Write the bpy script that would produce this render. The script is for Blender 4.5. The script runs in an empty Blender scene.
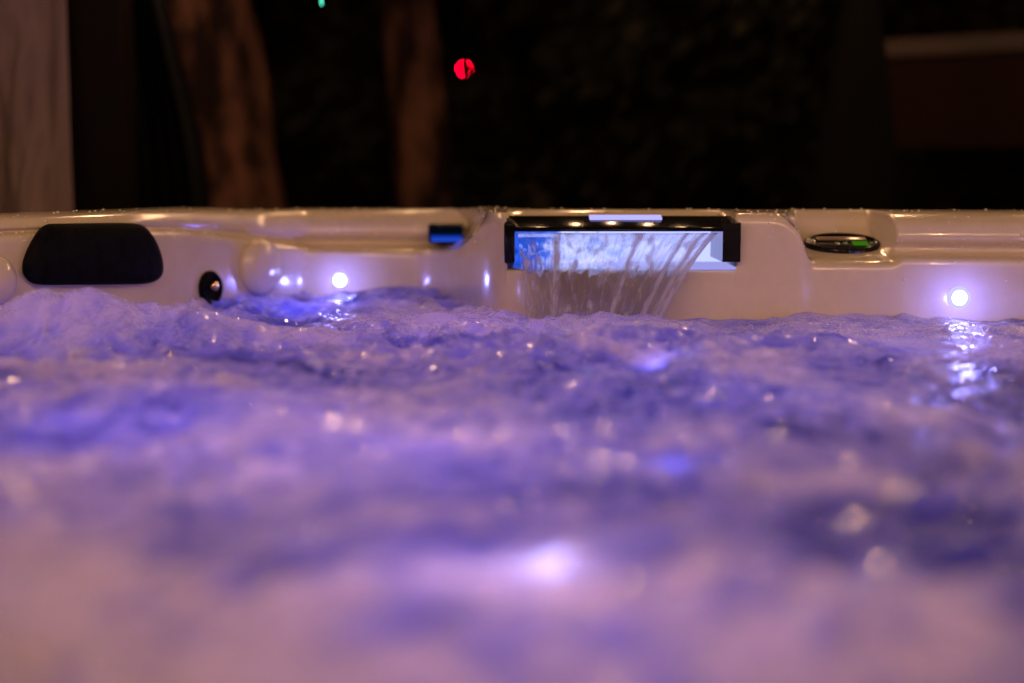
import bpy, bmesh, math, random
import numpy as np
from mathutils import Vector, noise as mnoise
R = math.radians
random.seed(7); rng = np.random.default_rng(11)
sc = bpy.context.scene
C = sc.collection

# ------------------------------------------------------------------ camera
FPX = 1422.2; CAMZ = 0.20; PITCH = math.atan(176.5/FPX)
cam = bpy.data.cameras.new('camera'); co = bpy.data.objects.new('camera', cam); C.objects.link(co)
co.location = (0, 0, CAMZ); co.rotation_euler = (R(90)-PITCH, 0, 0)
cam.lens = 50; cam.sensor_width = 36; cam.clip_start = 0.02; cam.clip_end = 300
cam.dof.use_dof = True; cam.dof.focus_distance = 1.80; cam.dof.aperture_fstop = 1.65
sc.camera = co
def at(px, py, Y):                       # photo pixel at a given distance -> world point
    a = (px-512)/FPX; b = (341.5-py)/FPX
    dy = math.cos(PITCH)+b*math.sin(PITCH); dz = -math.sin(PITCH)+b*math.cos(PITCH)
    s = Y/dy
    return Vector((a*s, Y, CAMZ+dz*s))
GROUND = -0.76

# ------------------------------------------------------------------ helpers
def link(name, me, mat=None, parent=None, smooth=True):
    o = bpy.data.objects.new(name, me); C.objects.link(o)
    if mat: me.materials.append(mat)
    if smooth: me.polygons.foreach_set('use_smooth', [True]*len(me.polygons))
    if parent: o.parent = parent
    return o
def from_bm(name, bm, mat=None, parent=None, smooth=True):
    me = bpy.data.meshes.new(name); bm.normal_update(); bm.to_mesh(me); bm.free()
    return link(name, me, mat, parent, smooth)
def from_py(name, v, f, mat=None, parent=None, smooth=True):
    me = bpy.data.meshes.new(name); me.from_pydata([tuple(p) for p in v], [], f); me.update()
    return link(name, me, mat, parent, smooth)
def empty(name, loc=(0,0,0)):
    o = bpy.data.objects.new(name, None); C.objects.link(o); o.location = loc; o.empty_display_size = .1; return o
def tag(o, label=None, cat=None, group=None, kind=None):
    if label: o['label'] = label
    if cat: o['category'] = cat
    if group: o['group'] = group
    if kind: o['kind'] = kind
    return o
def grid_mesh(name, P, mat=None, parent=None, wrap=False, smooth=True):
    """P: array (nu, nv, 3)"""
    nu, nv = P.shape[:2]
    I = np.arange(nu*nv).reshape(nu, nv)
    if wrap: I = np.vstack([I, I[:1]])
    q = np.stack([I[:-1,:-1], I[1:,:-1], I[1:,1:], I[:-1,1:]], -1).reshape(-1, 4)
    me = bpy.data.meshes.new(name)
    me.vertices.add(nu*nv); me.vertices.foreach_set('co', P.reshape(-1).astype(np.float32))
    n = len(q); me.loops.add(n*4); me.loops.foreach_set('vertex_index', q.reshape(-1).astype(np.int32))
    me.polygons.add(n); me.polygons.foreach_set('loop_start', np.arange(n, dtype=np.int32)*4)
    me.update(calc_edges=True); me.validate()
    return link(name, me, mat, parent, smooth)
def box(bm, lo, hi, bev=0):
    t = bmesh.new(); bmesh.ops.create_cube(t, size=1)
    for v in t.verts:
        v.co = Vector([(lo[i]+hi[i])/2 + v.co[i]*(hi[i]-lo[i]) for i in range(3)])
    if bev: bmesh.ops.bevel(t, geom=t.edges[:], offset=bev, segments=3, affect='EDGES', profile=.5)
    m = bpy.data.meshes.new('tmp'); t.to_mesh(m); t.free(); bm.from_mesh(m); bpy.data.meshes.remove(m)
def prism(bm, pts, x0, x1):
    """pts: (y,z) outline extruded along x"""
    a = [bm.verts.new((x0, y, z)) for y, z in pts]; b = [bm.verts.new((x1, y, z)) for y, z in pts]
    bm.faces.new(a[::-1]); bm.faces.new(b); n = len(pts)
    for i in range(n): bm.faces.new((a[i], a[(i+1)%n], b[(i+1)%n], b[i]))
def lathe(prof, seg=40):
    """profile (r, h) along local +z"""
    v = []; f = []
    for r, h in prof:
        for k in range(seg):
            a = 2*math.pi*k/seg; v.append(Vector((r*math.cos(a), r*math.sin(a), h)))
    for i in range(len(prof)-1):
        for k in range(seg):
            f.append((i*seg+k, i*seg+(k+1)%seg, (i+1)*seg+(k+1)%seg, (i+1)*seg+k))
    f.append(tuple(range((len(prof)-1)*seg, len(prof)*seg))); f.append(tuple(range(seg))[::-1])
    return v, f
def fade(t): return t*t*t*(t*(t*6-15)+10)
def pnoise(x, y, seed=0):
    r = np.random.default_rng(seed); N = 256
    ang = r.random((N, N))*2*np.pi; gx, gy = np.cos(ang), np.sin(ang)
    xi = np.floor(x).astype(int); yi = np.floor(y).astype(int); xf = x-xi; yf = y-yi
    def g(i, j, dx, dy):
        a = gx[(xi+i) % N, (yi+j) % N]; b = gy[(xi+i) % N, (yi+j) % N]; return a*dx+b*dy
    u, v = fade(xf), fade(yf)
    n0 = g(0,0,xf,yf)*(1-u)+g(1,0,xf-1,yf)*u; n1 = g(0,1,xf,yf-1)*(1-u)+g(1,1,xf-1,yf-1)*u
    return (n0*(1-v)+n1*v)*1.5
def fbm(x, y, seed, oct=4, gain=.5):
    s = 0; a = 1; t = 0
    for o in range(oct):
        s = s + a*pnoise(x*2**o+o*7.3, y*2**o+o*3.1, seed+o); t += a; a *= gain
    return s/t
def ss(a, b, x):
    t = np.clip((x-a)/(b-a), 0, 1); return t*t*(3-2*t)

# ------------------------------------------------------------------ materials
def mat(name):
    m = bpy.data.materials.new(name); m.use_nodes = True; nt = m.node_tree; nt.nodes.clear()
    out = nt.nodes.new('ShaderNodeOutputMaterial')
    return m, nt, out
def N(nt, t, **kw):
    n = nt.nodes.new(t)
    for k, v in kw.items():
        if k in n.inputs: n.inputs[k].default_value = v
        else: setattr(n, k, v)
    return n
def pbr(name, col, rough=.5, col2=None, scale=8, bump=0, bscale=40, metal=0, coat=0, spec=.5, stretch=None, rp=(.35,.68)):
    m, nt, out = mat(name)
    p = N(nt, 'ShaderNodeBsdfPrincipled', Roughness=rough, Metallic=metal)
    p.inputs['Base Color'].default_value = (*col, 1); p.inputs['Coat Weight'].default_value = coat
    p.inputs['Specular IOR Level'].default_value = spec
    tc = N(nt, 'ShaderNodeTexCoord'); src = tc.outputs['Object']
    if stretch:
        mp = N(nt, 'ShaderNodeMapping'); mp.inputs['Scale'].default_value = stretch
        nt.links.new(src, mp.inputs[0]); src = mp.outputs[0]
    if col2:
        n = N(nt, 'ShaderNodeTexNoise', Scale=scale, Detail=5, Roughness=.6); nt.links.new(src, n.inputs['Vector'])
        r = N(nt, 'ShaderNodeValToRGB'); r.color_ramp.elements[0].position = rp[0]; r.color_ramp.elements[1].position = rp[1]
        r.color_ramp.elements[0].color = (*col, 1); r.color_ramp.elements[1].color = (*col2, 1)
        nt.links.new(n.outputs['Fac'], r.inputs[0]); nt.links.new(r.outputs[0], p.inputs['Base Color'])
    if bump:
        n = N(nt, 'ShaderNodeTexNoise', Scale=bscale, Detail=4); nt.links.new(src, n.inputs['Vector'])
        b = N(nt, 'ShaderNodeBump', Strength=bump, Distance=.01); nt.links.new(n.outputs['Fac'], b.inputs['Height'])
        nt.links.new(b.outputs[0], p.inputs['Normal'])
    nt.links.new(p.outputs[0], out.inputs[0]); return m
def emit(name, col, s):
    m, nt, out = mat(name); e = N(nt, 'ShaderNodeEmission', Strength=s); e.inputs[0].default_value = (*col, 1)
    nt.links.new(e.outputs[0], out.inputs[0]); return m

M_shell = pbr('pearl_acrylic', (.53,.455,.365), .2, (.58,.50,.405), 30, .03, 60, coat=.5)
M_black = pbr('black_plastic', (.003,.003,.004), .15, bump=.03, bscale=50, spec=.25)
M_foam  = pbr('black_foam', (.003,.003,.003), .6, (.007,.007,.008), 60, .15, 120, spec=.02)
M_grey  = pbr('grey_trim', (.10,.10,.11), .3)
M_cab   = pbr('brown_cabinet', (.05,.03,.02), .6, (.09,.055,.035), 10, .3, 30, stretch=(1,1,12))
M_gold  = pbr('brass_nozzle', (.8,.5,.15), .2, metal=1)
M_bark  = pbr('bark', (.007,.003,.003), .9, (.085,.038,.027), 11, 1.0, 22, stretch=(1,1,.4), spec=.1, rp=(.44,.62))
M_ubark = pbr('unlit_bark', (.0015,.0015,.0015), .95, (.003,.0025,.002), 9, .8, 26, stretch=(1,1,.3), spec=.05)  # near-black: the trunk's lack of light is put into the colour
M_cloth = pbr('taupe_canvas', (.175,.125,.135), .9, (.20,.145,.155), 4, .3, 500, spec=.1)
M_dcloth= pbr('black_netting', (.003,.003,.004), .95, (.006,.006,.008), 6, spec=.05)
M_post  = pbr('dark_metal_post', (.004,.002,.002), .6, (.006,.003,.003), 12, spec=.05)
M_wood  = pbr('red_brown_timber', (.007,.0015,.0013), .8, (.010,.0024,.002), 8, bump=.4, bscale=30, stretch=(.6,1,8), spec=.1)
M_cap   = pbr('pale_timber_cap', (.009,.0025,.0012), .7, (.032,.009,.005), 5, .4, 30, stretch=(1,1,5))  # paler than the planks, uneven tone
M_soil  = pbr('soil', (.03,.022,.015), .95, (.06,.042,.028), 6, .6, 40)
M_leaf  = pbr('leaves', (.007,.007,.004), .7, (.018,.016,.009), 3, spec=.1)
M_rock  = pbr('stone', (.14,.09,.07), .9, (.22,.15,.11), 9, .6, 30)
M_wire  = pbr('black_cable', (.002,.002,.002), .9, spec=.02)
LEDC = (.36,.42,1.0)
M_led   = emit('led_lens', (.34,.38,1.0), 30)
M_ledr  = emit('led_halo_ring', (.44,.40,1.0), 1.5)  # glowing ring added to fade the diode out like a halo
M_strip = emit('light_strip', (.42,.40,1.0), 1.25)
M_bulb  = emit('warm_bulb', (1.0,.56,.28), 430)
M_bulbf = emit('far_warm_bulb', (1.0,.56,.28), 140)
M_red   = emit('red_lamp', (1.0,.0,.02), 110)
M_teal  = emit('teal_lamp', (.08,.75,.5), 3.2)
M_green = emit('green_display', (.10,.36,.015), .38)

# ------------------------------------------------------------------ tub shell
xs_k  = [-1.00,-.90,-.80,-.684,-.60,-.52,-.45,-.39,-.33,-.15,-.12,-.09,-.06,-.035,-.01,.02,.85,.95,1.00]
din_k = [ 1.30,1.42,1.55,1.68,1.78,1.90,2.06,2.18,2.24,2.25,2.23,2.15,2.02,1.915,1.872,1.860,1.855,1.82,1.74]
dout_k= [ 1.52,1.62,1.72,1.86,2.00,2.14,2.26,2.33,2.37,2.36,2.34,2.31,2.26,2.20,2.14,2.07,2.01,1.99,1.97]
fx = np.concatenate([np.arange(-.98,-.80,.01), np.arange(-.80,.80,.0018), np.arange(.80,.99,.01)])
def smooth_interp(x, xk, yk):
    w = .016; acc = 0
    offs = np.linspace(-w, w, 9); wt = np.hanning(11)[1:-1]
    for o, q in zip(offs, wt): acc = acc + q*np.interp(x+o, xk, yk)
    return acc/wt.sum()
din = smooth_interp(fx, xs_k, din_k); dout = smooth_interp(fx, xs_k, dout_k)
RZ = .138
lk_x = [-1.0,-.62,-.52,-.46,-.40,-.33,-.14,-.105,-.08,-.06,-.045,-.03,0,.28,.352,.368,.384,.402,1.0]
lk_z = [.110,.110,.108,.100,.082,.066,.064,.068,.080,.098,.118,.133,.133,.133,.131,.120,.100,.080,.072]
L = smooth_interp(fx, lk_x, lk_z)
def C10(*p): return np.array(p, float)
nf = len(fx)
ctrl = np.zeros((nf, 12, 2))
blk = ss(.112, .130, L)                              # 1 on the middle block
out_w = dout-din
for i in range(nf):
    l = L[i]; b = blk[i]; w = out_w[i]; rz = RZ-.009*ss(-.52,-.38,fx[i])*(1-ss(-.09,-.02,fx[i]))
    k = max(0., min(2.285-din[i], .5)-.03)*(1-ss(-.074,-.030,fx[i]))*ss(-.3,-.12,fx[i])   # the shelf beside the block stays deep
    ctrl[i] = [(-.30,-.50), (-.05,-.30), (-.004,-.04), (.002,l-.012), (.006,l), (.016*(1-b)+.012*b+k, min(l+.004,rz)),
               (.052*(1-b)+.02*b+k, min(l+.007,rz)), (.034*(1-b)+.03*b+k, (l*.55+rz*.45)*(1-b)+rz*b), (.062+k, rz), (w, rz), (w+.014, rz-.008), (w+.016, .07)]
# pocket for the control panel (tilted floor, near-vertical back)
xp0, xp1 = at(800,240,1.91).x, at(885,240,1.93).x
mp = ss(xp0-.010, xp0+.012, fx)*(1-ss(xp1-.010, xp1+.010, fx))
zl = at(840,257,1.90).z
pock = np.array([(-.30,-.50), (-.05,-.30), (-.004,-.04), (.002,.060), (.008,.073), (.034,zl-.001), (.046,zl+.001), (.127,zl+.023), (.138,RZ), (0,0), (0,0), (0,0)])
for i in range(nf):
    if mp[i] > 0:
        T = ctrl[i].copy(); m = mp[i]
        for k in range(3, 11): T[k] = ctrl[i][k]*(1-m)+pock[k]*m
        T[9] = (out_w[i], RZ) if True else T[9]
        T[10] = ctrl[i][10]; ctrl[i] = T
# notch for the waterfall housing
HX0, HX1 = at(504,240,1.86).x, at(739,240,1.86).x
zs = at(600,269,1.86).z
mn = ((fx > HX0+.003) & (fx < HX1-.003)).astype(float)
for i in range(nf):
    if mn[i]:
        w = out_w[i]
        ctrl[i] = [(-.30,-.50), (-.05,-.30), (-.004,-.04), (-.0005,zs-.006), (.002,zs), (.05,zs), (.128,zs), (.13,.09), (.13,RZ), (w, RZ), (w+.014, RZ-.008), (w+.016, .07)]
# pillow bay: pushed back a little so the headrest sits in it
def chaikin(P, it=3):
    for _ in range(it):
        a = P[:, :-1]*.75+P[:, 1:]*.25; b = P[:, :-1]*.25+P[:, 1:]*.75
        Q = np.empty((P.shape[0], a.shape[1]*2+2, 2)); Q[:, 0] = P[:, 0]; Q[:, -1] = P[:, -1]
        Q[:, 1:-1:2] = a; Q[:, 2:-1:2] = b; P = Q
    return P
far_prof = chaikin(ctrl)
inn = [(x, d) for x, d in zip(fx, din)]; dirs = [(0., 1.)]*nf; prof = [far_prof[i] for i in range(nf)]
# other three sides with rounded corners, plain profile
def plain(l=.075, w=.16):
    return chaikin(np.array([[(-.30,-.50), (-.05,-.30), (-.004,-.04), (.002,l-.012), (.006,l), (.026,l+.007), (.036,l+.013), (.062,.128), (.078,RZ), (w,RZ), (w+.014,RZ-.008), (w+.016,.07)]], float))[0]
pp = plain()
def lerp_seq(pts, n):
    pts = np.array(pts, float); t = np.linspace(0, len(pts)-1, n); r = []
    for k in range(2): r.append(np.interp(t, range(len(pts)), pts[:, k]))
    return list(zip(*r))
YN = -.36
# right corner -> down right side -> near side -> up left side
loop = [((1.02,1.66),(.9,.6)), ((1.06,1.55),(1,.3)), ((1.08,1.3),(1,0)), ((1.08,.8),(1,0)), ((1.08,.2),(1,0)), ((1.08,-.1),(1,0)), ((1.04,-.26),(.8,-.6)),
        ((.92,YN),(.2,-1)), ((.6,YN-.01),(0,-1)), ((0,YN-.01),(0,-1)), ((-.6,YN-.01),(0,-1)), ((-.92,YN),(-.2,-1)), ((-1.06,-.26),(-.8,-.6)), ((-1.1,-.1),(-1,0)), ((-1.1,.5),(-1,0)), ((-1.1,.95),(-1,0)), ((-1.06,1.14),(-.8,.6)), ((-1.01,1.24),(-.4,.9))]
for (p, d) in loop:
    l = math.hypot(*d); inn.append(p); dirs.append((d[0]/l, d[1]/l)); prof.append(pp)
inn = np.array(inn); dirs = np.array(dirs); prof = np.array(prof)
SH = np.zeros((len(inn), prof.shape[1], 3))
SH[:, :, 0] = inn[:, 0:1]+dirs[:, 0:1]*prof[:, :, 0]
SH[:, :, 1] = inn[:, 1:2]+dirs[:, 1:2]*prof[:, :, 0]
SH[:, :, 2] = prof[:, :, 1]
tub = empty('hot_tub', (0, .8, GROUND))
tag(tub, 'cream acrylic hot tub with a black headrest and lit waterfall spout, full of violet water', 'hot tub')
def part(o, parent=tub):
    o.parent = parent; 
    M = parent.matrix_world
    return o
INV = Vector((0, -.8, -GROUND))     # parts are written in world metres, then moved into the tub's frame
def tp(name, v=None, f=None, m=None, bm=None, parent=tub, smooth=True):
    o = from_py(name, v, f, m, None, smooth) if bm is None else from_bm(name, bm, m, None, smooth)
    o.parent = parent
    if parent == tub: o.location = INV
    return o
shell = grid_mesh('shell', SH, M_shell, tub, wrap=True); shell.location = INV
bm = bmesh.new()                      # tub floor
ring = [bm.verts.new((SH[i,0,0]*1.0, SH[i,0,1], -.50)) for i in range(0, len(SH), 6)]
bm.faces.new(ring); tp('tub_floor', bm=bm, m=M_shell)
# cabinet skirt under the rim
ow = np.array([[SH[i,-1,0]-dirs[i,0]*.02, SH[i,-1,1]-dirs[i,1]*.02] for i in list(range(0, nf, 12))+list(range(nf, len(SH)))])
CB = np.zeros((len(ow), 2, 3)); CB[:, :, :2] = ow[:, None, :]; CB[:, 0, 2] = GROUND; CB[:, 1, 2] = .085
cab = grid_mesh('cabinet', CB, M_cab, tub, wrap=True, smooth=False); cab.location = INV

# ---- headrest
HY = 1.80
def outline(px_pts, n=6, rnd=5):
    P = np.array(px_pts, float)
    for _ in range(3):
        A = np.roll(P, -1, 0); P = np.stack([P*.75+A*.25, P*.25+A*.75], 1).reshape(-1, 2)
    return P
def HW(px):
    Y = 1.8
    for _ in range(20): Y = .5*Y+.5*float(np.interp((px-512)/FPX*Y, fx, din))
    return Y
hp = outline([(22,262),(29,244),(42,224),(60,223.5),(132,222.5),(146,226),(157,241),(164,262),(163,277),(150,284),(120,284.5),(60,285),(32,285),(22,274)])
cx, cy = hp.mean(0)
v = []; f = []; n = len(hp)
yl = lambda px: float(np.interp((px-512)/FPX*1.8, fx, din))      # local wall distance
lay = [(1.0,.050),(1.0,-.004),(.985,-.012),(.94,-.019),(.80,-.024),(.5,-.028),(.15,-.03)]
for s, dy in lay:
    for (a, b) in hp:
        qx, qy = cx+(a-cx)*s, cy+(b-cy)*s
        Y = HW(qx)+dy
        v.append(at(qx, qy, Y))
for i in range(len(lay)-1):
    for k in range(n): f.append((i*n+k, i*n+(k+1)%n, (i+1)*n+(k+1)%n, (i+1)*n+k))
f.append(tuple(range((len(lay)-1)*n, len(lay)*n)))
o = tp('headrest', v, f, M_foam); tag(o, 'black foam headrest with rounded upper corners')

# ---- fixtures set into the wall
def fixture(name, prof, loc, m, parent=tub, nrm=(0,-1,.05), seg=40):
    v, f = lathe(prof, seg); q = Vector(nrm).to_track_quat('Z', 'Y')
    v = [q @ p + Vector(loc) for p in v]
    return tp(name, v, f, m, parent=parent)
def wall_point(px, py, back=0.0):
    Y = 1.9
    for _ in range(30):
        p = at(px, py, Y); Y = .5*Y+.5*float(np.interp(p.x, fx, din))
    return at(px, py, Y+back)
def wall_n(px, py):
    p = wall_point(px, py); s = (np.interp(p.x+.01, fx, din)-np.interp(p.x-.01, fx, din))/.02
    return Vector((s, -1, 0)).normalized()
glows = []
for (px, py, r) in ((340, 280, .0095), (958.5, 297.5, .0105)):
    p = wall_point(px, py); nn = wall_n(px, py)
    bz = fixture('led_light', [(r*1.25,-.004),(r*1.25,.0005),(r*1.15,.0012),(r*1.02,.0012)], p, M_shell, nrm=nn)
    fixture('lens', [(r*1.5,.0008),(r*1.35,.0028),(r*1.1,.0044),(r*.8,.0052)], p, M_ledr, parent=bz, nrm=nn)
    fixture('diode', [(r*1.0,.0040),(r*.85,.0058),(r*.4,.0068),(r*.05,.007)], p, M_led, parent=bz, nrm=nn)
    glows.append((Vector(p)+nn*.042, .26, .005))
# the same LED lamps on the walls beside and behind the camera
for (p, nn) in (((1.079,1.0,.03),(-1,0,0)), ((1.079,.3,.03),(-1,0,0)), ((-1.099,.6,.03),(1,0,0)), ((-1.099,0,.03),(1,0,0))):
    r = .0095; nn = Vector(nn)
    bz = fixture('led_light', [(r*1.25,-.004),(r*1.25,.0005),(r*1.15,.0012),(r*1.02,.0012)], p, M_shell, nrm=nn)
    fixture('lens', [(r*1.28,.0008),(r*1.2,.003),(r*.9,.0052),(r*.45,.0066),(r*.05,.007)], p, M_led, parent=bz, nrm=nn)
    glows.append((Vector(p)+nn*.02, 2.6, .008))
# massage jet: dark ring, cup, brass centre
p = wall_point(209, 288.5); nn = wall_n(209, 288.5)
jt = fixture('jet', [(.026,-.01),(.026,.004),(.023,.008),(.019,.006),(.017,.0035),(.010,.003)], p, M_foam, nrm=nn)
fixture('nozzle', [(.007,-.004),(.007,.008),(.004,.009)], Vector(p)+Vector((.004,0,.004)), M_gold, parent=jt, nrm=nn)
# diverter knob: pearl dome
for (px, py, r) in ((257, 267, .043), (-12, 280, .032)):
    p = wall_point(px, py); nn = wall_n(px, py)
    kb = fixture('diverter_knob', [(r*.9,-.01),(r*1.0,.006),(r*.97,.014),(r*.86,.020),(r*.6,.025),(r*.3,.027),(r*.03,.028)], p, M_shell, nrm=nn, seg=56)
# small lit port beside the waterfall block
pa = at(429,226,2.2)
bm = bmesh.new(); box(bm, at(428,243,2.235)-Vector((0,0,0)), at(464,223,2.285), .003)
pf = tp('lit_port', bm=bm, m=M_black)
m_pg, nt, out = mat('port_glow'); e = N(nt,'ShaderNodeEmission',Strength=.75); tc = N(nt,'ShaderNodeTexCoord'); sp = N(nt,'ShaderNodeSeparateXYZ')
nt.links.new(tc.outputs['Generated'], sp.inputs[0]); r = N(nt,'ShaderNodeValToRGB')
r.color_ramp.elements[0].position=.05; r.color_ramp.elements[0].color=(.02,.10,.95,1); r.color_ramp.elements[1].position=.5; r.color_ramp.elements[1].color=(.0,.003,.008,1)
nt.links.new(sp.outputs['Z'], r.inputs[0]); nt.links.new(r.outputs[0], e.inputs[0]); nt.links.new(e.outputs[0], out.inputs[0])
bm = bmesh.new(); box(bm, at(431,241.5,2.230), at(462,226,2.236), .001); tp('glow_lens', bm=bm, m=m_pg, parent=pf)

# ---- control panel in its pocket
pc = at(842, 243.6, 1.945)
def ell(rx, ry, z, tilt=R(17), n=48):
    P = []
    for k in range(n):
        a = 2*math.pi*k/n
        P.append(Vector((rx*math.cos(a), ry*math.sin(a)*math.cos(tilt)-z*math.sin(tilt), ry*math.sin(a)*math.sin(tilt)+z*math.cos(tilt)))+pc)
    return P
def ellobj(name, rings, m, parent=tub):
    v = []; f = []; n = 48
    for r in rings: v += ell(*r)
    for i in range(len(rings)-1):
        for k in range(n): f.append((i*n+k, i*n+(k+1)%n, (i+1)*n+(k+1)%n, (i+1)*n+k))
    f.append(tuple(range((len(rings)-1)*n, len(rings)*n)))
    return tp(name, v, f, m, parent=parent)
cp = ellobj('control_panel', [(.051,.034,-.012),(.052,.035,.002),(.050,.033,.004),(.046,.029,.0035),(.044,.027,.0025)], M_black)
def on_panel(x0, x1, y0, y1, h=.0035):
    t = R(17); bm = bmesh.new(); box(bm, (x0,y0,h), (x1,y1,h+.0012), .0005)
    for q in bm.verts:
        x, y, z = q.co; q.co = Vector((x, y*math.cos(t)-z*math.sin(t), y*math.sin(t)+z*math.cos(t)))+pc
    return bm
tp('display', bm=on_panel(.012,.033,-.017,-.002), m=M_green, parent=cp)
for a in (-.012, -.001, .036):
    tp('button', bm=on_panel(a, a+.006, -.014, -.006), m=pbr('button_green', (.02,.10,.04), .3), parent=cp)  # plain green buttons, no emission
tp('panel_glass', bm=on_panel(-.034,.034,.003,.016), m=pbr('bronze_overlay', (.22,.15,.11), .15), parent=cp)

# ---- waterfall housing
def Z(py, Y): return at(600, py, Y).z
bm = bmesh.new()
prism(bm, [(1.853,Z(231.5,1.853)),(1.853,Z(229,1.853)),(1.857,Z(227,1.857)),(1.905,Z(216,1.905)),(1.99,Z(215.5,1.99)),(1.99,Z(229,1.99)),(1.90,Z(231,1.90))], HX0+.004, HX1-.002)
bmesh.ops.bevel(bm, geom=[e for e in bm.edges if abs(e.verts[0].co.x-e.verts[1].co.x)<1e-6], offset=.0025, segments=3, affect='EDGES')
hs = tp('waterfall_housing', bm=bm, m=M_black)
tag(hs)
bm = bmesh.new(); xl = at(515,240,1.86).x
box(bm, (HX0, 1.851, Z(264,1.851)), (xl, 1.988, Z(222,1.851)), .004); tp('left_cheek', bm=bm, m=M_black, parent=hs)
bm = bmesh.new(); xr0, xr1 = at(721.5,240,1.86).x, HX1+.0005
prism(bm, [(1.849,Z(262,1.849)),(1.849,Z(223,1.849)),(1.90,Z(218,1.90)),(1.985,Z(218,1.985)),(1.985,Z(262,1.849))], xr0, xr1); tp('right_cheek', bm=bm, m=M_black, parent=hs, smooth=False)
# backlit diffuser
m_df, nt, out = mat('lit_diffuser'); e = N(nt,'ShaderNodeEmission',Strength=1.5); tc = N(nt,'ShaderNodeTexCoord'); sp = N(nt,'ShaderNodeSeparateXYZ'); nt.links.new(tc.outputs['Object'], sp.inputs[0])
mr = N(nt,'ShaderNodeMapRange'); mr.inputs['From Min'].default_value = xl; mr.inputs['From Max'].default_value = xr0
ns = N(nt,'ShaderNodeTexNoise',Scale=42,Detail=2,Distortion=1.0); nt.links.new(tc.outputs['Object'], ns.inputs['Vector'])
ma = N(nt,'ShaderNodeMath',operation='MULTIPLY_ADD'); ma.inputs[1].default_value=.62; nt.links.new(ns.outputs['Fac'], ma.inputs[0]); nt.links.new(sp.outputs['X'], mr.inputs['Value']); nt.links.new(mr.outputs[0], ma.inputs[2])
r = N(nt,'ShaderNodeValToRGB'); cr = r.color_ramp
cr.elements[0].position=.28; cr.elements[0].color=(.004,.02,.22,1); cr.elements[1].position=1.0; cr.elements[1].color=(.42,.46,1,1)
for pos, c in ((.34,(.01,.06,.55)),(.48,(.03,.10,.62)),(.58,(.42,.45,1)),(.68,(.55,.60,1)),(.76,(.10,.20,.85)),(.84,(.45,.5,1))):
    q = cr.elements.new(pos); q.color = (*c, 1)
nt.links.new(ma.outputs[0], r.inputs[0]); nt.links.new(r.outputs[0], e.inputs[0]); nt.links.new(e.outputs[0], out.inputs[0])
bm = bmesh.new(); box(bm, (xl-.002, 1.962, zs+.001), (xr0+.02, 1.972, Z(229,1.962))); tp('light_panel', bm=bm, m=m_df, parent=hs)
bm = bmesh.new(); box(bm, (xl+.004, 1.915, Z(231,1.90)-.009), (xr0-.002, 1.921, Z(231,1.90)-.004), .001); tp('spout_light', bm=bm, m=emit('spout_led', (.42,.45,1.0), 1.6), parent=hs)
# clear lip with light in it
m_lip = emit('lit_lip', (.42,.42,1.0), .8)
bm = bmesh.new(); box(bm, (at(600,260,1.86).x, 1.856, zs-.0005), (HX1-.004, 1.96, zs+.003), .001); tp('spill_lip', bm=bm, m=m_lip, parent=hs)
bm = bmesh.new(); za = lambda Y: Z(227,1.857)+(Y-1.857)/(1.905-1.857)*(Z(216,1.905)-Z(227,1.857))
xa, xb = at(589,219,1.9).x, at(661,219,1.9).x
t_ = bmesh.new(); prism(bm, [(1.886,za(1.886)+.0005),(1.886,za(1.886)+.0025),(1.902,za(1.902)+.0025),(1.902,za(1.902)+.0005)], xa, xb)
tp('light_strip', bm=bm, m=M_strip, parent=hs)

# ------------------------------------------------------------------ falling sheet of water
m_ws, nt, out = mat('falling_water')
g = N(nt,'ShaderNodeBsdfPrincipled',Roughness=.09,IOR=1.33); g.inputs['Transmission Weight'].default_value=1; g.inputs['Base Color'].default_value=(.97,.98,1,1)
tc = N(nt,'ShaderNodeTexCoord'); mpn = N(nt,'ShaderNodeMapping'); mpn.inputs['Scale'].default_value=(1,1,.12); nt.links.new(tc.outputs['UV'], mpn.inputs[0])
n1 = N(nt,'ShaderNodeTexNoise',Scale=1,Detail=3); nt.links.new(tc.outputs['UV'], n1.inputs['Vector'])
b = N(nt,'ShaderNodeBump',Strength=.5,Distance=.0008); nt.links.new(n1.outputs['Fac'], b.inputs['Height']); nt.links.new(b.outputs[0], g.inputs['Normal'])
tr_ = N(nt,'ShaderNodeBsdfTransparent'); m1 = N(nt,'ShaderNodeMixShader'); m1.inputs[0].default_value=.5
nt.links.new(tr_.outputs[0], m1.inputs[1]); nt.links.new(g.outputs[0], m1.inputs[2])
at_ = N(nt,'ShaderNodeAttribute'); at_.attribute_name='froth_glints'; df = N(nt,'ShaderNodeBsdfTranslucent'); df.inputs[0].default_value=(.85,.85,.95,1)
d2 = N(nt,'ShaderNodeBsdfDiffuse'); d2.inputs[0].default_value=(.85,.82,.85,1); m3 = N(nt,'ShaderNodeMixShader')
m3.inputs[0].default_value=.25; nt.links.new(df.outputs[0], m3.inputs[1]); nt.links.new(d2.outputs[0], m3.inputs[2])
m2 = N(nt,'ShaderNodeMixShader'); nt.links.new(at_.outputs['Fac'], m2.inputs[0]); nt.links.new(m1.outputs[0], m2.inputs[1]); nt.links.new(m3.outputs[0], m2.inputs[2])
nt.links.new(m2.outputs[0], out.inputs[0])
nu, nv = 260, 90
U = np.linspace(0,1,nu)[:,None]; V = np.linspace(0,1,nv)[None,:]
xt0, xt1 = at(517,232,1.86).x, at(719,236,1.86).x
xb0, xb1 = at(527,305,1.83).x, at(655,305,1.80).x
ztop = Z(233,1.86); zbot = -.012
zz = ztop+(zbot-ztop)*(V**1.0)+0*U
fall = V
Xl = xt0+(xb0-xt0)*fall**.8; Xr = xt1+(xb1-xt1)*fall**.75
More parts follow.
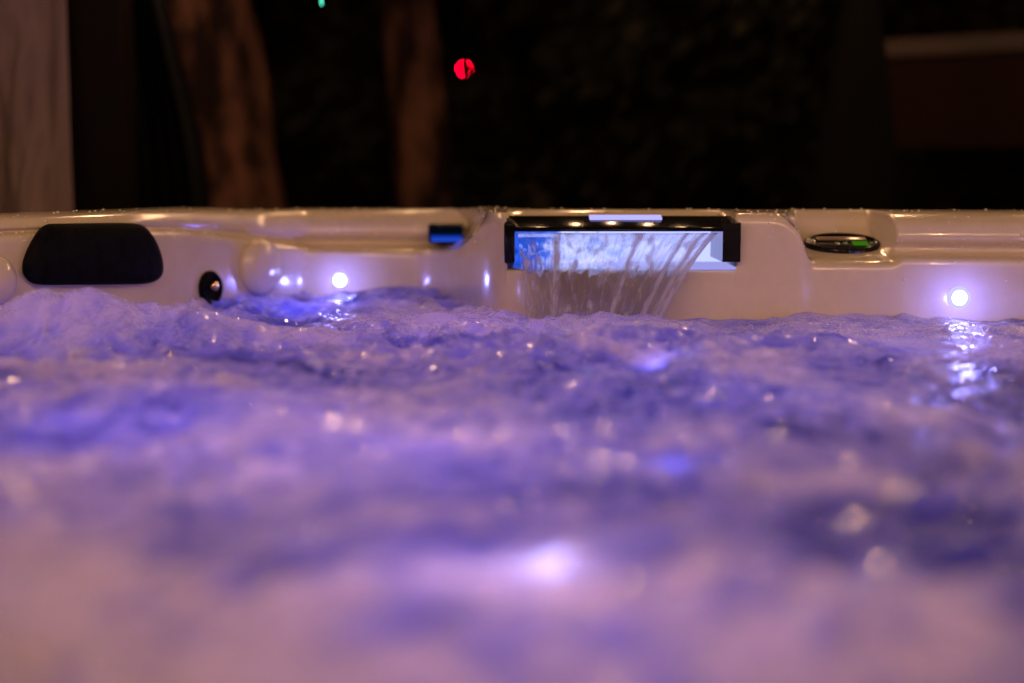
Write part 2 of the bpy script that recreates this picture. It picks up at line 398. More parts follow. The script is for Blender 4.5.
X = Xl+(Xr-Xl)*U
Yc = 1.862-.060*np.sqrt(fall)+0*U
n_a = fbm(U*26+0*V, V*1.6+0*U, 5, 3); n_b = fbm(U*60-V*2, V*7+U*3, 9, 3); n_c = fbm(U*7+V*.6, V*2.5+0*U, 21, 2)
Y = Yc+.006*n_c+.0032*n_a*(.3+V)+.0014*n_b+.004*fbm(U*11+V*1.5,V*4+U*2,77,2)
th = .0009+.0024*np.clip(n_a+.15,0,1)*(.3+.9*V)+.0009*np.clip(n_b,0,1)
rope = np.exp(-((U-.985)/.018)**2)+.8*np.exp(-((U-.93)/.012)**2)+.7*np.exp(-((U-.85)/.014)**2)+.6*np.exp(-((U-.62)/.015)**2)+.5*np.exp(-((U-.20)/.02)**2)
th = th+.0042*rope*(.25+V)*(.8+.5*n_c)
th = th*np.minimum(1, np.minimum(U, 1-U)*60+.06)
F = np.stack([X+.0015*n_c*V, Y-th/2, zz], -1); Bk = np.stack([X+.0015*n_c*V, Y+th/2, zz], -1)
vs = np.concatenate([F.reshape(-1,3), Bk.reshape(-1,3)]); n0 = nu*nv
I = np.arange(n0).reshape(nu,nv); fc = []
for i in range(nu-1):
    for j in range(nv-1):
        fc.append((I[i,j],I[i,j+1],I[i+1,j+1],I[i+1,j])); fc.append((n0+I[i,j],n0+I[i+1,j],n0+I[i+1,j+1],n0+I[i,j+1]))
for j in range(nv-1):
    fc.append((I[0,j],n0+I[0,j],n0+I[0,j+1],I[0,j+1])); k=nu-1; fc.append((I[k,j],I[k,j+1],n0+I[k,j+1],n0+I[k,j]))
for i in range(nu-1):
    fc.append((I[i,0],I[i+1,0],n0+I[i+1,0],n0+I[i,0])); k=nv-1; fc.append((I[i,k],n0+I[i,k],n0+I[i+1,k],I[i+1,k]))
fc = [tuple(int(a) for a in q) for q in fc]
ws = from_py('waterfall_sheet', vs, fc, m_ws)
fr_ = np.clip(1.8*rope*(.6+V)*(.7+.9*n_b)+1.3*np.clip(n_a-.08,0,1)*(.1+V)+.8*np.clip(n_b-.18,0,1)*(.2+V)+1.2*np.clip(fbm(U*14-V*3,V*5+U*2,177,2)-.15,0,1), 0, .8); fr_ = np.concatenate([fr_.reshape(-1)]*2)  # froth streaks also carry the whitish highlights along the ropes
ws.data.attributes.new('froth_glints','FLOAT','POINT').data.foreach_set('value', fr_.astype(np.float32))
uv = ws.data.uv_layers.new(name='UVMap'); li = np.zeros(len(ws.data.loops), int); ws.data.loops.foreach_get('vertex_index', li)
li = li % n0; uu = (li//nv)/(nu-1)*70; vv = (li % nv)/(nv-1)*5
uv.data.foreach_set('uv', np.stack([uu,vv],-1).reshape(-1).astype(np.float32))
tag(ws, 'clear thin sheet of water falling from the lit black spout into the tub', 'falling water')

# ------------------------------------------------------------------ tub water
def gauss(x, y, cx, cy, sx, sy): return np.exp(-((x-cx)/sx)**2-((y-cy)/sy)**2)
def wp(px, py):                      # where a photo pixel meets the water plane
    b_ = (341.5-py)/FPX; dy = math.cos(PITCH)+b_*math.sin(PITCH); dz = -math.sin(PITCH)+b_*math.cos(PITCH)
    s = -CAMZ/dz; return (px-512)/FPX*s, dy*s
nx = 1150
yr = np.concatenate([np.arange(-.42,.45,.012), np.arange(.45,1.1,.0045), np.arange(1.1,2.34,.0021)])
gx_ = np.linspace(-1.14,1.14,nx); GX, GY = np.meshgrid(gx_, yr, indexing='ij')
w1 = fbm(GX*3, GY*3, 31, 3); w2 = fbm(GX*3+9, GY*3+4, 41, 3)
WX = GX+.10*w1; WY = GY+.10*w2
big = fbm(WX*3.2, WY*3.6, 51, 3)
mid = 1-2*np.abs(fbm(WX*8-WY*1.5, WY*7, 61, 2))
rid = 1-2*np.abs(fbm(WX*18-WY*4+.4*mid, WY*16+.4*mid, 71, 2))
fin = .6+.9*fbm(WX*46-WY*8, WY*46, 81, 2)
mic = fbm(WX*150, WY*90, 91, 2)
calm = ss(.10,.45,GX)*ss(.9,1.3,GY)             # right side near the wall is calmer
turb = 1-.62*calm
H = .021*big+turb*(.012*(mid-.4)+.0080*(rid-.4)+.0030*(fin-.4))+.0004*mic
H *= .75+.35*ss(1.0,1.7,GY)
def bump_at(px, py, D, sx, sy, h):
    x = (px-512)/FPX*D; return h*gauss(GX, GY, x, D, sx, sy)
mod = .8+.5*fbm(WX*12,WY*12,101,3)
H += mod*(bump_at(95,0,1.66,.10,.09,.040)+bump_at(190,0,1.64,.09,.08,.027)+bump_at(430,0,1.72,.085,.07,.024)+bump_at(590,0,1.76,.12,.035,.010)+bump_at(10,0,1.60,.07,.07,.034)+bump_at(345,0,1.60,.06,.05,.012))
H -= bump_at(290,0,1.95,.09,.26,.028)
H = np.where(H > 0, H, H*.7)-.002
# foam density: how full of air the water is (a real property of the water, raised too for one LED pool)
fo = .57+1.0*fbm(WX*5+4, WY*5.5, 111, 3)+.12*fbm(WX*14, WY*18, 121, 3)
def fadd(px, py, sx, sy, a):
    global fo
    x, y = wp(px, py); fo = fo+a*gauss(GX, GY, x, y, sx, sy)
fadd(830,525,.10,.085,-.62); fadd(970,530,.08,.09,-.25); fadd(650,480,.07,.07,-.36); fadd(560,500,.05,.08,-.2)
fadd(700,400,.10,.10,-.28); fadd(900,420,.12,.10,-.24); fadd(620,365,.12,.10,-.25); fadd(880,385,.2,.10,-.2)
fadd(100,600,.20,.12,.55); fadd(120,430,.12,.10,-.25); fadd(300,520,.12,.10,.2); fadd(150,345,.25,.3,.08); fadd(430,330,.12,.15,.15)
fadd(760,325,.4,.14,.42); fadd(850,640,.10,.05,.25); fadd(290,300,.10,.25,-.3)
fadd(540,600,.06,.05,.25); fadd(958,332,.07,.14,.45)  # the last adds froth to widen the right LED's pool of light
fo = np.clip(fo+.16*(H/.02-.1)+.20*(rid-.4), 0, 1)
m_w, nt, out = mat('aerated_water')
att = N(nt,'ShaderNodeAttribute'); att.attribute_name = 'air'
tc = N(nt,'ShaderNodeTexCoord')
nf_ = N(nt,'ShaderNodeTexNoise',Scale=17,Detail=3.5,Roughness=.55,Distortion=1.4); mpw = N(nt,'ShaderNodeMapping'); mpw.inputs['Scale'].default_value=(1.1,.75,1); mpw.inputs['Rotation'].default_value=(0,0,-.3); nt.links.new(tc.outputs['Object'], mpw.inputs[0]); nt.links.new(mpw.outputs[0], nf_.inputs['Vector'])
a1 = N(nt,'ShaderNodeMath',operation='MULTIPLY_ADD'); a1.inputs[1].default_value=2.0; a1.inputs[2].default_value=-1.0; nt.links.new(nf_.outputs['Fac'], a1.inputs[0])
a2 = N(nt,'ShaderNodeMath',operation='ADD',use_clamp=True); nt.links.new(att.outputs['Fac'], a2.inputs[0]); nt.links.new(a1.outputs[0], a2.inputs[1])
def ramp(c0, c1, p0=.15, p1=.9):
    r = N(nt,'ShaderNodeValToRGB'); r.color_ramp.elements[0].position=p0; r.color_ramp.elements[1].position=p1
    r.color_ramp.elements[0].color=(*c0,1); r.color_ramp.elements[1].color=(*c1,1); nt.links.new(a2.outputs[0], r.inputs[0]); return r
cd = ramp((.03,.03,.05),(.66,.545,.49),.0,1.0); q_ = cd.color_ramp.elements.new(.5); q_.color = (.17,.15,.18,1); q_ = cd.color_ramp.elements.new(.78); q_.color = (.42,.36,.35,1)
ct = ramp((.17,.17,.50),(.62,.55,.72),.0,1.0); q_ = ct.color_ramp.elements.new(.4); q_.color = (.52,.46,.80,1)  # blue of the lit tub floor is put into the clear-water tint
D_ = N(nt,'ShaderNodeSubsurfaceScattering',Scale=1.0); D_.inputs['Radius'].default_value=(.022,.018,.022); T_ = N(nt,'ShaderNodeBsdfTranslucent'); nt.links.new(cd.outputs[0], D_.inputs[0]); nt.links.new(ct.outputs[0], T_.inputs[0])
G_ = N(nt,'ShaderNodeBsdfGlossy',Roughness=.04); FR = N(nt,'ShaderNodeFresnel',IOR=1.42)
mf = N(nt,'ShaderNodeMath',operation='MULTIPLY'); mf.inputs[1].default_value=1.0; nt.links.new(FR.outputs[0], mf.inputs[0])
M1 = N(nt,'ShaderNodeMixShader'); M1.inputs[0].default_value=.5; nt.links.new(D_.outputs[0], M1.inputs[1]); nt.links.new(T_.outputs[0], M1.inputs[2])
M2 = N(nt,'ShaderNodeMixShader'); nt.links.new(mf.outputs[0], M2.inputs[0]); nt.links.new(M1.outputs[0], M2.inputs[1]); nt.links.new(G_.outputs[0], M2.inputs[2])
nb = N(nt,'ShaderNodeTexNoise',Scale=90,Detail=3,Roughness=.5,Distortion=.6); nt.links.new(tc.outputs['Object'], nb.inputs['Vector'])
vb = N(nt,'ShaderNodeTexVoronoi',Scale=260); nt.links.new(tc.outputs['Object'], vb.inputs['Vector'])
bs = N(nt,'ShaderNodeMath',operation='MULTIPLY_ADD'); bs.inputs[1].default_value=-.45; nt.links.new(vb.outputs['Distance'], bs.inputs[0]); nt.links.new(nb.outputs['Fac'], bs.inputs[2])
b = N(nt,'ShaderNodeBump',Strength=1.0,Distance=.0035); nt.links.new(bs.outputs[0], b.inputs['Height'])
for q in (G_, FR): nt.links.new(b.outputs[0], q.inputs['Normal'])
b2_ = N(nt,'ShaderNodeBump',Strength=.25,Distance=.004); nt.links.new(nb.outputs['Fac'], b2_.inputs['Height'])
for q in (D_,): nt.links.new(b2_.outputs[0], q.inputs['Normal'])
up_ = N(nt,'ShaderNodeCombineXYZ'); up_.inputs[2].default_value=1; nt.links.new(up_.outputs[0], T_.inputs['Normal'])
nt.links.new(M2.outputs[0], out.inputs[0])
# cut the water to the tub outline
poly = SH[:, 30, :2]
from mathutils.geometry import intersect_point_line
def inside(px_, py_, P):
    x, y = P[:,0], P[:,1]; c = np.zeros(px_.shape, bool); j = len(P)-1
    for i in range(len(P)):
        yi, yj, xi, xj = y[i], y[j], x[i], x[j]; j = i
        if yi == yj: continue
        cond = ((yi > py_) != (yj > py_)) & (px_ < (xj-xi)*(py_-yi)/(yj-yi)+xi); c ^= cond
    return c
wl = np.array([np.argmin(np.abs(SH[0,:,2]-.02))])
pol = np.concatenate([SH[0:nf:10, wl[0], :2], SH[nf:, wl[0], :2]])
cen = np.array([0,.8]); pol = cen+(pol-cen)*1.006
ins = inside(GX, GY, pol)
Pw = np.stack([GX, GY, H], -1); ny = len(yr); I = np.arange(nx*ny).reshape(nx,ny)
keep = ins[:-1,:-1]|ins[1:,:-1]|ins[1:,1:]|ins[:-1,1:]
q = np.stack([I[:-1,:-1],I[1:,:-1],I[1:,1:],I[:-1,1:]],-1)[keep]
used, inv = np.unique(q, return_inverse=True); q = inv.reshape(-1,4)
me = bpy.data.meshes.new('water'); me.vertices.add(len(used)); me.vertices.foreach_set('co', Pw.reshape(-1,3)[used].reshape(-1).astype(np.float32))
me.loops.add(q.size); me.loops.foreach_set('vertex_index', q.reshape(-1).astype(np.int32)); me.polygons.add(len(q)); me.polygons.foreach_set('loop_start', np.arange(len(q),dtype=np.int32)*4)
me.update(calc_edges=True)
aa = me.attributes.new('air','FLOAT','POINT'); aa.data.foreach_set('value', fo.reshape(-1)[used].astype(np.float32))
water = link('water', me, m_w); tag(water, kind='structure')

# bubbles riding on the water: nobody could count them
v0, f0 = lathe([(1,-.1),(.92,.35),(.65,.66),(.3,.82),(.03,.86)], 8)
bv, bf = [], []; air_ = fo
rb = random.Random(3)
zones = [(.42,1.72,.30,.07,900),(.12,1.72,.16,.05,700),(-.50,1.60,.16,.10,500),(-.1,1.66,.22,.10,600),(.1,1.3,.45,.25,500),(.05,.85,.3,.2,90)]
for (zx,zy,sx_,sy_,k_) in zones:
    for _ in range(k_):
        x = rb.gauss(zx,sx_*.6); y = rb.gauss(zy,sy_*.6)
        i = int((x+1.14)/2.28*(nx-1)); j = int(np.searchsorted(yr, y))
        if not (0 < i < nx-1 and 0 < j < len(yr)-1) or not ins[i,j] or y > 1.845: continue
        rr = rb.choice((.0006,.0008,.0010,.0014))
        if y < 1.1: rr = rb.choice((.0008,.0012))
        k = len(bv); c_ = Vector((gx_[i], yr[j], H[i,j]))
        for a in v0: bv.append(a*rr+c_)
        for t in f0: bf.append(tuple(q_+k for q_ in t))
fb = from_py('foam_bubbles', bv, bf, pbr('bubble_skin', (.78,.74,.80), .04, spec=1.0)); tag(fb, kind='stuff')

# splash drops and beads standing on rim and wall: nobody could count them
v0, f0 = lathe([(1,0),(.92,.35),(.65,.66),(.3,.82),(.03,.86)], 10)
bv, bf = [], []
def bead(p, r, nrm, sc_=(1,1)):
    q_ = Vector(nrm).to_track_quat('Z','Y'); k = len(bv)
    for a in v0: bv.append(q_ @ Vector((a.x*r*sc_[0], a.y*r*sc_[1], a.z*r))+Vector(p))
    for t in f0: bf.append(tuple(i+k for i in t))
for _ in range(1100):
    i = random.randrange(0, nf-1); j = random.randrange(26, SH.shape[1]-14)
    if fx[i] > HX0-.01 and fx[i] < HX1+.01 and j < 70: continue
    p = Vector(SH[i,j]); 
    if p.z < .09 and random.random() < .95: continue
    if .13 < p.z and random.random() < .3: continue
    du = Vector(SH[i+1,j])-p; dv = Vector(SH[i,j+1])-p
    if du.length < 1e-6 or dv.length < 1e-6: continue
    n_ = du.cross(dv).normalized(); 
    if n_.z < -.2 or n_.y > .5: n_ = -n_
    bead(p, random.uniform(.0007,.0020), n_)
m_bd = pbr('water_bead', (.72,.68,.64), .02, spec=.8)
be = from_py('water_beads', bv, bf, m_bd); tag(be, kind='stuff')

# ------------------------------------------------------------------ lamps under the water (floating, added where the water glows; shallow ones imitate glints) and patio bulbs
def lamp(name, loc, col, e, r=.02):
    l = bpy.data.lights.new(name,'POINT'); l.color = col; l.energy = e; l.shadow_soft_size = r
    o = bpy.data.objects.new(name, l); C.objects.link(o); o.location = loc; return o
for g_ in glows: lamp('led_glow', g_[0], (.20,.20,1.0), g_[1], g_[2])  # added point lamps off each LED, for its halo and violet wash
UL = 1.5; VI = (.32,.23,1.0); BL = (.20,.20,1.0)
def ul(px, py, depth, col, e, r=.03):
    x, y = wp(px, py); lamp('underwater_light', (x, y, -depth), col, e*(UL if depth > .06 else 1), r)
ul(535,569,.006,(.62,.56,1),.09,.003); ul(450,565,.045,VI,.16); ul(130,425,.16,VI,1.0); ul(400,455,.16,VI,.8)  # first lamp, just under the surface, is added to imitate a highlight
ul(560,630,.12,VI,.35); ul(672,468,.012,BL,.03,.006); ul(760,400,.22,BL,1.0); ul(60,330,.25,VI,1.6); ul(480,330,.25,(.3,.2,1),1.5)
ul(900,560,.22,VI,.18); ul(930,340,.2,BL,1.0); ul(660,362,.016,BL,.07,.008); ul(300,300,.08,BL,.6)

def bulb_string(px, idx):
    pass
def cab_z(x): return -.12*(1-(x/2.6)**2)
for SY, SZ, where in ((-.15,1.45,'near'),(2.95,1.12,'far')):
 st = empty('string_lights', (0,SY,SZ)); tag(st, f'black cable with round warm bulbs strung above the {where} side of the tub', 'string lights', 'bulb cables over the tub')
 pts = []
 bx_ = [-2.4,-1.9,-1.45,-1.0,-.6,-.2,.15,.5,.85,1.25,1.7,2.2]
 bm = bmesh.new(); ringp = []
 for k in range(60):
     x = -2.8+5.6*k/59
     ringp.append([bm.verts.new((x, .006*math.cos(a), cab_z(x)+.006*math.sin(a))) for a in (0,1.57,3.14,4.71)])
 for a, b2 in zip(ringp, ringp[1:]):
     for i in range(4): bm.faces.new((a[i],a[(i+1)%4],b2[(i+1)%4],b2[i]))
 from_bm('cable', bm, M_wire, st)
 for x in bx_:
     v, f = lathe([(.012,.0),(.014,-.03),(.02,-.035)][::-1], 16)
     so = from_py('socket', [p+Vector((x,0,cab_z(x))) for p in v], f, M_wire, st)
     v, f = lathe([(.010,-.035),(.022,-.055),(.028,-.075),(.022,-.095),(.008,-.103)], 20)
     from_py('bulb', [p+Vector((x,0,cab_z(x))) for p in v], f, (M_bulb if SY < 0 else M_bulbf), so)
 for x in (-2.8,2.8):
     pb = bmesh.new(); bmesh.ops.create_cone(pb, segments=16, radius1=.04, radius2=.035, depth=2.3, cap_ends=True)
     po = from_bm('light_pole', pb, M_post); po.location = (x,SY,GROUND+1.15)
     tag(po, f'dark pole holding the {"left" if x<0 else "right"} end of the {where} bulb cable', 'pole', 'poles for the string lights')

# ------------------------------------------------------------------ background
bm = bmesh.new(); bmesh.ops.create_grid(bm, x_segments=60, y_segments=60, size=90)
for q_ in bm.verts: q_.co.z = GROUND
tag(from_bm('ground', bm, M_soil), kind='structure')

# canvas curtain with soft folds, hung on a cord beside the tub
nu, nv = 140, 120; CY = 2.75
p0, p1 = at(-170,100,CY).x, at(68.5,100,CY).x
U = np.linspace(0,1,nu)[:,None]; V = np.linspace(0,1,nv)[None,:]
X = p0+(p1-p0)*U+0*V; Zc = GROUND+.02+(2.2)*V+0*U
Yc = CY+.018*np.sin(U*20+V*3.5)+.075*fbm(U*3+V*2.2, V*6-U*2.0, 7, 4)+.022*(1-2*np.abs(fbm(U*5+V*6, V*12-U*6, 17, 2)))
Yc = np.clip(CY+(Yc-CY)*(1-.9*ss(.80,1,U)), CY-.09, CY+.045)
F = np.stack([X,Yc,Zc],-1); B2 = F.copy(); B2[...,1] += .004
cu = grid_mesh('curtain', np.concatenate([F, B2[::-1]],0), M_cloth, wrap=True); tag(cu, 'creased taupe canvas curtain hanging left of the dark post', 'curtain')
# post
pl, pr = at(68,100,2.80), at(123,100,2.80); bm = bmesh.new(); box(bm, (pl.x,2.80,GROUND), (pr.x,2.80+.1,2.0), .004)
for q_ in bm.verts: q_.co.x += (q_.co.z-.3)*-.0
box_o = from_bm('gazebo_post', bm, M_post, smooth=False); tag(box_o, 'dark square gazebo post beside the taupe canvas curtain', 'post')
# dark netting gathered behind the post
X0, X1 = at(118,100,2.98).x, at(205,200,2.98).x
Zc = GROUND+.02+2.2*V+0*U; wid = 1-.62*ss(.38,.68,V)
X = X0+(X1-X0)*U*wid; Yc = 3.0+.03*np.sin(U*34)+.01*np.sin(U*11+V*4)
F = np.stack([X+0*V,Yc+0*V,Zc],-1); B2 = F.copy(); B2[...,1] += .004
nt_ = grid_mesh('netting', np.concatenate([F, B2[::-1]],0), M_dcloth, wrap=True); tag(nt_, 'black gathered netting hanging right beside the gazebo post', 'netting')

def trunk_mesh(px_top, px_bot, wt, wb, Y, seed, ztop=2.6, rough=.12, knots=()):
    a = at(px_bot, 205, Y); b_ = at(px_top, 0, Y); sl = (b_.x-a.x)/(b_.z-a.z)
    ns, nr = 48, 110; P = np.zeros((ns, nr, 3))
    for j in range(nr):
        t = j/(nr-1); z = GROUND+t*(ztop-GROUND); xc = a.x+sl*(z-a.z)
        w = (wb+(wt-wb)*(z-a.z)/(b_.z-a.z))/FPX*Y/2; w = max(w, .03)
        if z < GROUND+.25: w *= 1+.5*(1-(z-GROUND)/.25)**2
        for i in range(ns):
            th = 2*math.pi*i/ns
            n_ = mnoise.noise(Vector((math.cos(th)*3, math.sin(th)*3, z*3+seed)))*rough+mnoise.noise(Vector((math.cos(th)*9, math.sin(th)*9, z*4+seed*2)))*rough*.6
            r = w*(1+n_)
            P[i,j] = (xc+r*math.cos(th)+.03*math.sin(z*2+seed), Y+r*math.sin(th), z)
    return P
def limb(bm, p, q_, r0, r1, n=7):
    d = (q_-p); rings = []
    for k in range(6):
        t = k/5; c = p.lerp(q_, t)+Vector((math.sin(t*5)*.05, math.cos(t*4)*.05, math.sin(t*3)*.05))*d.length*.4
        r = r0+(r1-r0)*t; u = d.orthogonal().normalized(); w = d.cross(u).normalized()
        rings.append([bm.verts.new(c+(u*math.cos(6.283*i/n)+w*math.sin(6.283*i/n))*r) for i in range(n)])
    for a, b2 in zip(rings, rings[1:]):
        for i in range(n): bm.faces.new((a[i],a[(i+1)%n],b2[(i+1)%n],b2[i]))
def crown_bm(c, rad, n, size=.05, seed=0):
    r_ = random.Random(seed); bm = bmesh.new(); cl = [Vector((r_.gauss(0,.5)*rad, r_.gauss(0,.5)*rad, r_.gauss(0,.28)*rad)) for _ in range(22)]
    for _ in range(n):
        p = c+r_.choice(cl)+Vector((r_.gauss(0,1),r_.gauss(0,1),r_.gauss(0,.8)))*rad*.14
        d = Vector((r_.gauss(0,1),r_.gauss(0,1),r_.gauss(0,1))).normalized(); u = d.orthogonal().normalized()*size*r_.uniform(.6,1.3); w = d.cross(u).normalized()*size*.45
        bm.faces.new([bm.verts.new(p-u), bm.verts.new(p+w), bm.verts.new(p+u), bm.verts.new(p-w)])
    return bm
def tree(label, pxt, pxb, wt, wb, Y, seed, m, rough=.12, leafn=2500):
    base = at(pxb, 205, Y); t = empty('tree', (0,0,0)); tag(t, label, 'tree')
    tr = grid_mesh('trunk', trunk_mesh(pxt, pxb, wt, wb, Y, seed, rough=rough), m, t, wrap=True)
    a = at(pxb,205,Y); b_ = at(pxt,0,Y); sl = (b_.x-a.x)/(b_.z-a.z); top = Vector((a.x+sl*(2.6-a.z), Y, 2.6))
    for k in range(4):
        bm = bmesh.new(); an = k*1.6+seed; e_ = top+Vector((math.cos(an)*.9, math.sin(an)*.9, 1.2+.2*k))
        limb(bm, top-Vector((0,0,.1+.1*k)), e_, .06, .02); from_bm('limb', bm, m, t)
    from_bm('crown', crown_bm(top+Vector((0,0,1.6)), 1.3, leafn, .07, seed), M_leaf, t, smooth=False)
    return t
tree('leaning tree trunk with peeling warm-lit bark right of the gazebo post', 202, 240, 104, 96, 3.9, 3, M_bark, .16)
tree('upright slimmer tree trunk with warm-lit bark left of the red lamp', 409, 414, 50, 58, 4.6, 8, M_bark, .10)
tree('black unlit tree trunk widening downwards, left of the timber fence', 856, 838, 34, 94, 3.4, 14, M_ubark, .05, 1500)
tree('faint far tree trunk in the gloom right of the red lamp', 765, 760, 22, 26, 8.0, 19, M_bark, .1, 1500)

# timber fence on the right with a paler cap board
fn = empty('timber_fence', (1.3,4.3,GROUND)); tag(fn, 'low red-brown timber fence panel with a paler cap board, at the right edge', 'fence')
A = at(884,148,4.3); Bq = at(1150,146,4.1); fi = Vector((-1.3,-4.3,-GROUND))
def slab(name, a, b_, z0, z1a, z1b, th, m, n=1):
    bm = bmesh.new(); d = Vector((b_.x-a.x, b_.y-a.y,0)); nn = Vector((-d.y,d.x,0)).normalized()*th
    P = [Vector((a.x,a.y,z0)),Vector((b_.x,b_.y,z0)),Vector((b_.x,b_.y,z1b)),Vector((a.x,a.y,z1a))]
    f_ = [bm.verts.new(p) for p in P]; g_ = [bm.verts.new(p+nn) for p in P]
    bm.faces.new(f_); bm.faces.new(g_[::-1])
    for i in range(4): bm.faces.new((f_[i],g_[i],g_[(i+1)%4],f_[(i+1)%4]))
    bmesh.ops.recalc_face_normals(bm, faces=bm.faces)
    bmesh.ops.bevel(bm, geom=bm.edges[:], offset=.004, segments=2, affect='EDGES')
    o = from_bm(name, bm, m, fn, smooth=False); o.location = fi; return o
zt0, zt1 = at(884,57,4.3).z, at(1150,44,4.1).z
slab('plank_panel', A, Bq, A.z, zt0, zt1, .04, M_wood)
bmc = bmesh.new()
c0, c1 = at(880,40,4.27), at(1152,24,4.07)
d = (c1-c0); 
for s, zz_ in ((0,0),):
    pts8 = [c0, c1, c1+Vector((0,0,-.052)), c0+Vector((0,0,-.052))]
    f_ = [bmc.verts.new(p) for p in pts8]; g_ = [bmc.verts.new(p+Vector((0,.12,0))) for p in pts8]
    bmc.faces.new(f_); bmc.faces.new(g_[::-1])
    for i in range(4): bmc.faces.new((f_[i],g_[i],g_[(i+1)%4],f_[(i+1)%4]))
bmesh.ops.recalc_face_normals(bmc, faces=bmc.faces); bmesh.ops.bevel(bmc, geom=bmc.edges[:], offset=.006, segments=2, affect='EDGES')
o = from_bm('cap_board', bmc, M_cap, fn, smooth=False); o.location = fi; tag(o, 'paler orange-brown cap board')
for X_ in (A.x+.05, Bq.x-.05):
    bm = bmesh.new(); box(bm, (X_-.04, 4.20 if X_ < 1.6 else 4.14, GROUND), (X_+.04, 4.27 if X_<1.6 else 4.2, A.z+.0), .004); o = from_bm('fence_post', bm, M_ubark, fn, smooth=False); o.location = fi+Vector((0,.06,0))

# pointed stone
bm = bmesh.new(); bmesh.ops.create_icosphere(bm, subdivisions=4, radius=1)
rc = at(535,215,5.2)
for q_ in bm.verts:
    k = 1+.25*mnoise.noise(q_.co*1.7); z = q_.co.z; w = (1-.45*max(z,0))
    q_.co = Vector((q_.co.x*.11*w*k, q_.co.y*.12*w*k, z*(.42 if z > 0 else .5)*k))
rk = from_bm('garden_stone', bm, M_rock); rk.location = (rc.x, 5.2, GROUND+.43); rk.scale = (1.0,1,1.04); tag(rk, 'small pointed upright stone in the dark behind the waterfall spout', 'stone')

# bushes in the dark
def bush(label, px, py, Y, rad, n, seed):
    c = at(px, py, Y); t = empty('bush', (c.x,Y,GROUND)); tag(t, label, 'bush')
    b2 = crown_bm(Vector((0,0,c.z-GROUND)), rad, n, .045, seed); from_bm('foliage', b2, M_leaf, t, smooth=False)
    bm = bmesh.new(); 
    for k in range(5): limb(bm, Vector((.05*k-.1,0,0)), Vector((math.cos(k*1.3)*rad*.5, math.sin(k*1.3)*rad*.5, c.z-GROUND)), .02, .008, 5)
    from_bm('stems', bm, M_ubark, t)
bush('dim leafy bush between the two warm-lit tree trunks', 325, 120, 5.6, .5, 5000, 1)
bush('dim broad bush right of the red lamp', 700, 110, 5.5, .4, 5000, 2)
bush('dim tall bush beside the black tree trunk', 720, 90, 5.2, .7, 7000, 5)
w_ = crown_bm(Vector((0,0,0)), 1, 10, .1, 1); w_.free()
bm = bmesh.new(); r_ = random.Random(5)
for _ in range(26000):
    p = Vector((r_.uniform(-9,9), r_.uniform(9.5,13), GROUND+5.5*r_.random()**.8)); 
    if mnoise.noise(p*.7) < -.1: continue
    d = Vector((r_.gauss(0,1),r_.gauss(0,1),r_.gauss(0,1))).normalized(); u = d.orthogonal().normalized()*.13; w = d.cross(u).normalized()*.07
    bm.faces.new([bm.verts.new(p-u), bm.verts.new(p+w), bm.verts.new(p+u), bm.verts.new(p-w)])
tag(from_bm('far_woods', bm, pbr('far_leaves', (.03,.026,.014), .8, (.07,.052,.03), 1.2, spec=.05), smooth=False), kind='stuff')

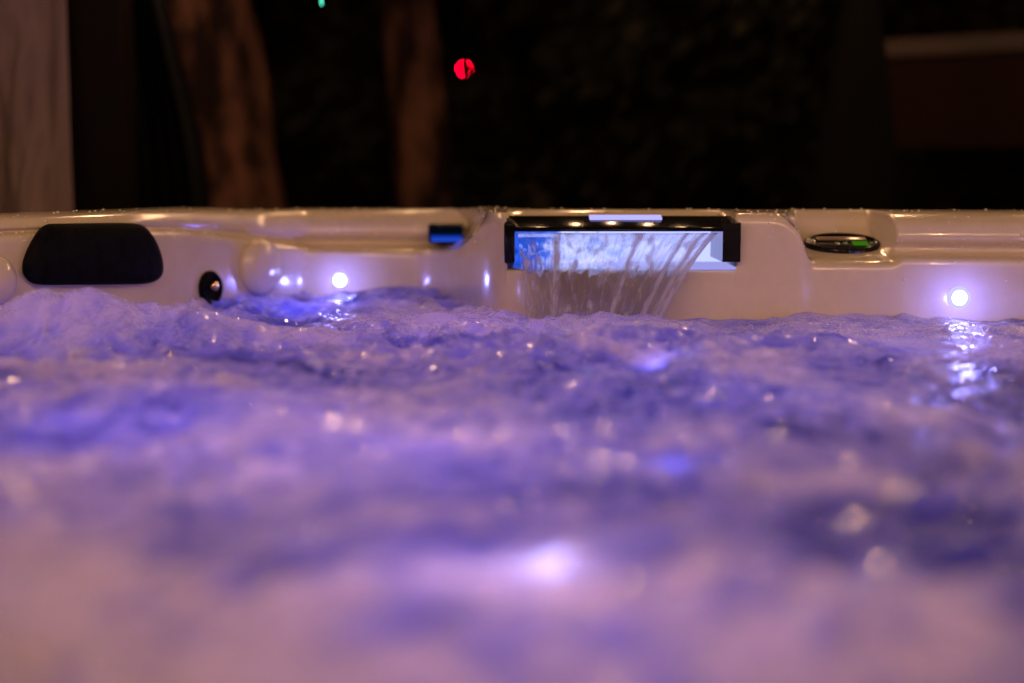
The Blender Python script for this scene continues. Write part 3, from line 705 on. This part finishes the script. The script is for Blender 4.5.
# red lamp far behind, with a thin wire added in front to bar its blurred disc; small teal lamp
rl = at(464.5,69,8.5); t = empty('red_lamp', (rl.x,8.5,GROUND)); tag(t, 'small glowing red lamp in the dark garden right of the slimmer trunk', 'lamp')
v, f = lathe([(.009,0),(.010,.004),(.009,.008),(.005,.011),(.0008,.012)], 20); q_ = Vector((0,-1,0)).to_track_quat('Z','Y')
from_py('lens', [q_@p+Vector((0,0,rl.z-GROUND)) for p in v], f, M_red, t)
bm = bmesh.new(); box(bm, (-.05,.002,rl.z-GROUND-.05), (.05,.06,rl.z-GROUND+.05), .01); from_bm('lamp_body', bm, M_wire, t)
bm = bmesh.new(); box(bm, (-.02,.01,0), (.02,.05,rl.z-GROUND-.07), .004); from_bm('lamp_post', bm, M_wire, t)
c = at(465.2,69,2.4); bm = bmesh.new(); box(bm, (c.x-.0012,2.3995,.15), (c.x+.0012,2.4005,1.7)); o = from_bm('hanging_wire', bm, M_wire)
tag(o, 'thin black wire hanging straight down in front of the red lamp', 'wire')
tl = at(321.5,1,2.45); t = empty('teal_lamp', (tl.x,2.45,GROUND)); tag(t, 'tiny teal light on a thin upright rod at the top edge between the warm-lit trunks', 'lamp')
t['label'] = 'tiny teal light on a hanging wire at the top edge between the warm-lit trunks'; t.location.z = tl.z
bm = bmesh.new(); box(bm, (-.0013,-.001,-.007), (.0013,.001,.02), .0005); from_bm('lens', bm, M_teal, t)
bm = bmesh.new(); box(bm, (-.0006,-.0005,.02), (.0006,.0005,1.2), 0); from_bm('wire', bm, M_wire, t)

# ------------------------------------------------------------------ night sky
w = bpy.data.worlds.new('World'); sc.world = w; w.use_nodes = True; nt = w.node_tree
bg = nt.nodes['Background']; sk = nt.nodes.new('ShaderNodeTexSky'); sk.sky_type = 'NISHITA'; sk.sun_disc = False
sk.sun_elevation = R(-4); sk.sun_rotation = R(180); nt.links.new(sk.outputs[0], bg.inputs[0]); bg.inputs[1].default_value = .02

sc.view_settings.view_transform = 'Standard'; sc.view_settings.look = 'None'; sc.view_settings.exposure = 0; sc.view_settings.gamma = 1
sc.render.engine = 'CYCLES'; cy_ = sc.cycles
cy_.use_denoising = True; cy_.denoiser = 'OPENIMAGEDENOISE'; cy_.use_adaptive_sampling = False
cy_.max_bounces = 8; cy_.transmission_bounces = 8; cy_.glossy_bounces = 4; cy_.diffuse_bounces = 3
cy_.sample_clamp_indirect = 4; cy_.caustics_reflective = False; cy_.caustics_refractive = False; cy_.blur_glossy = .3
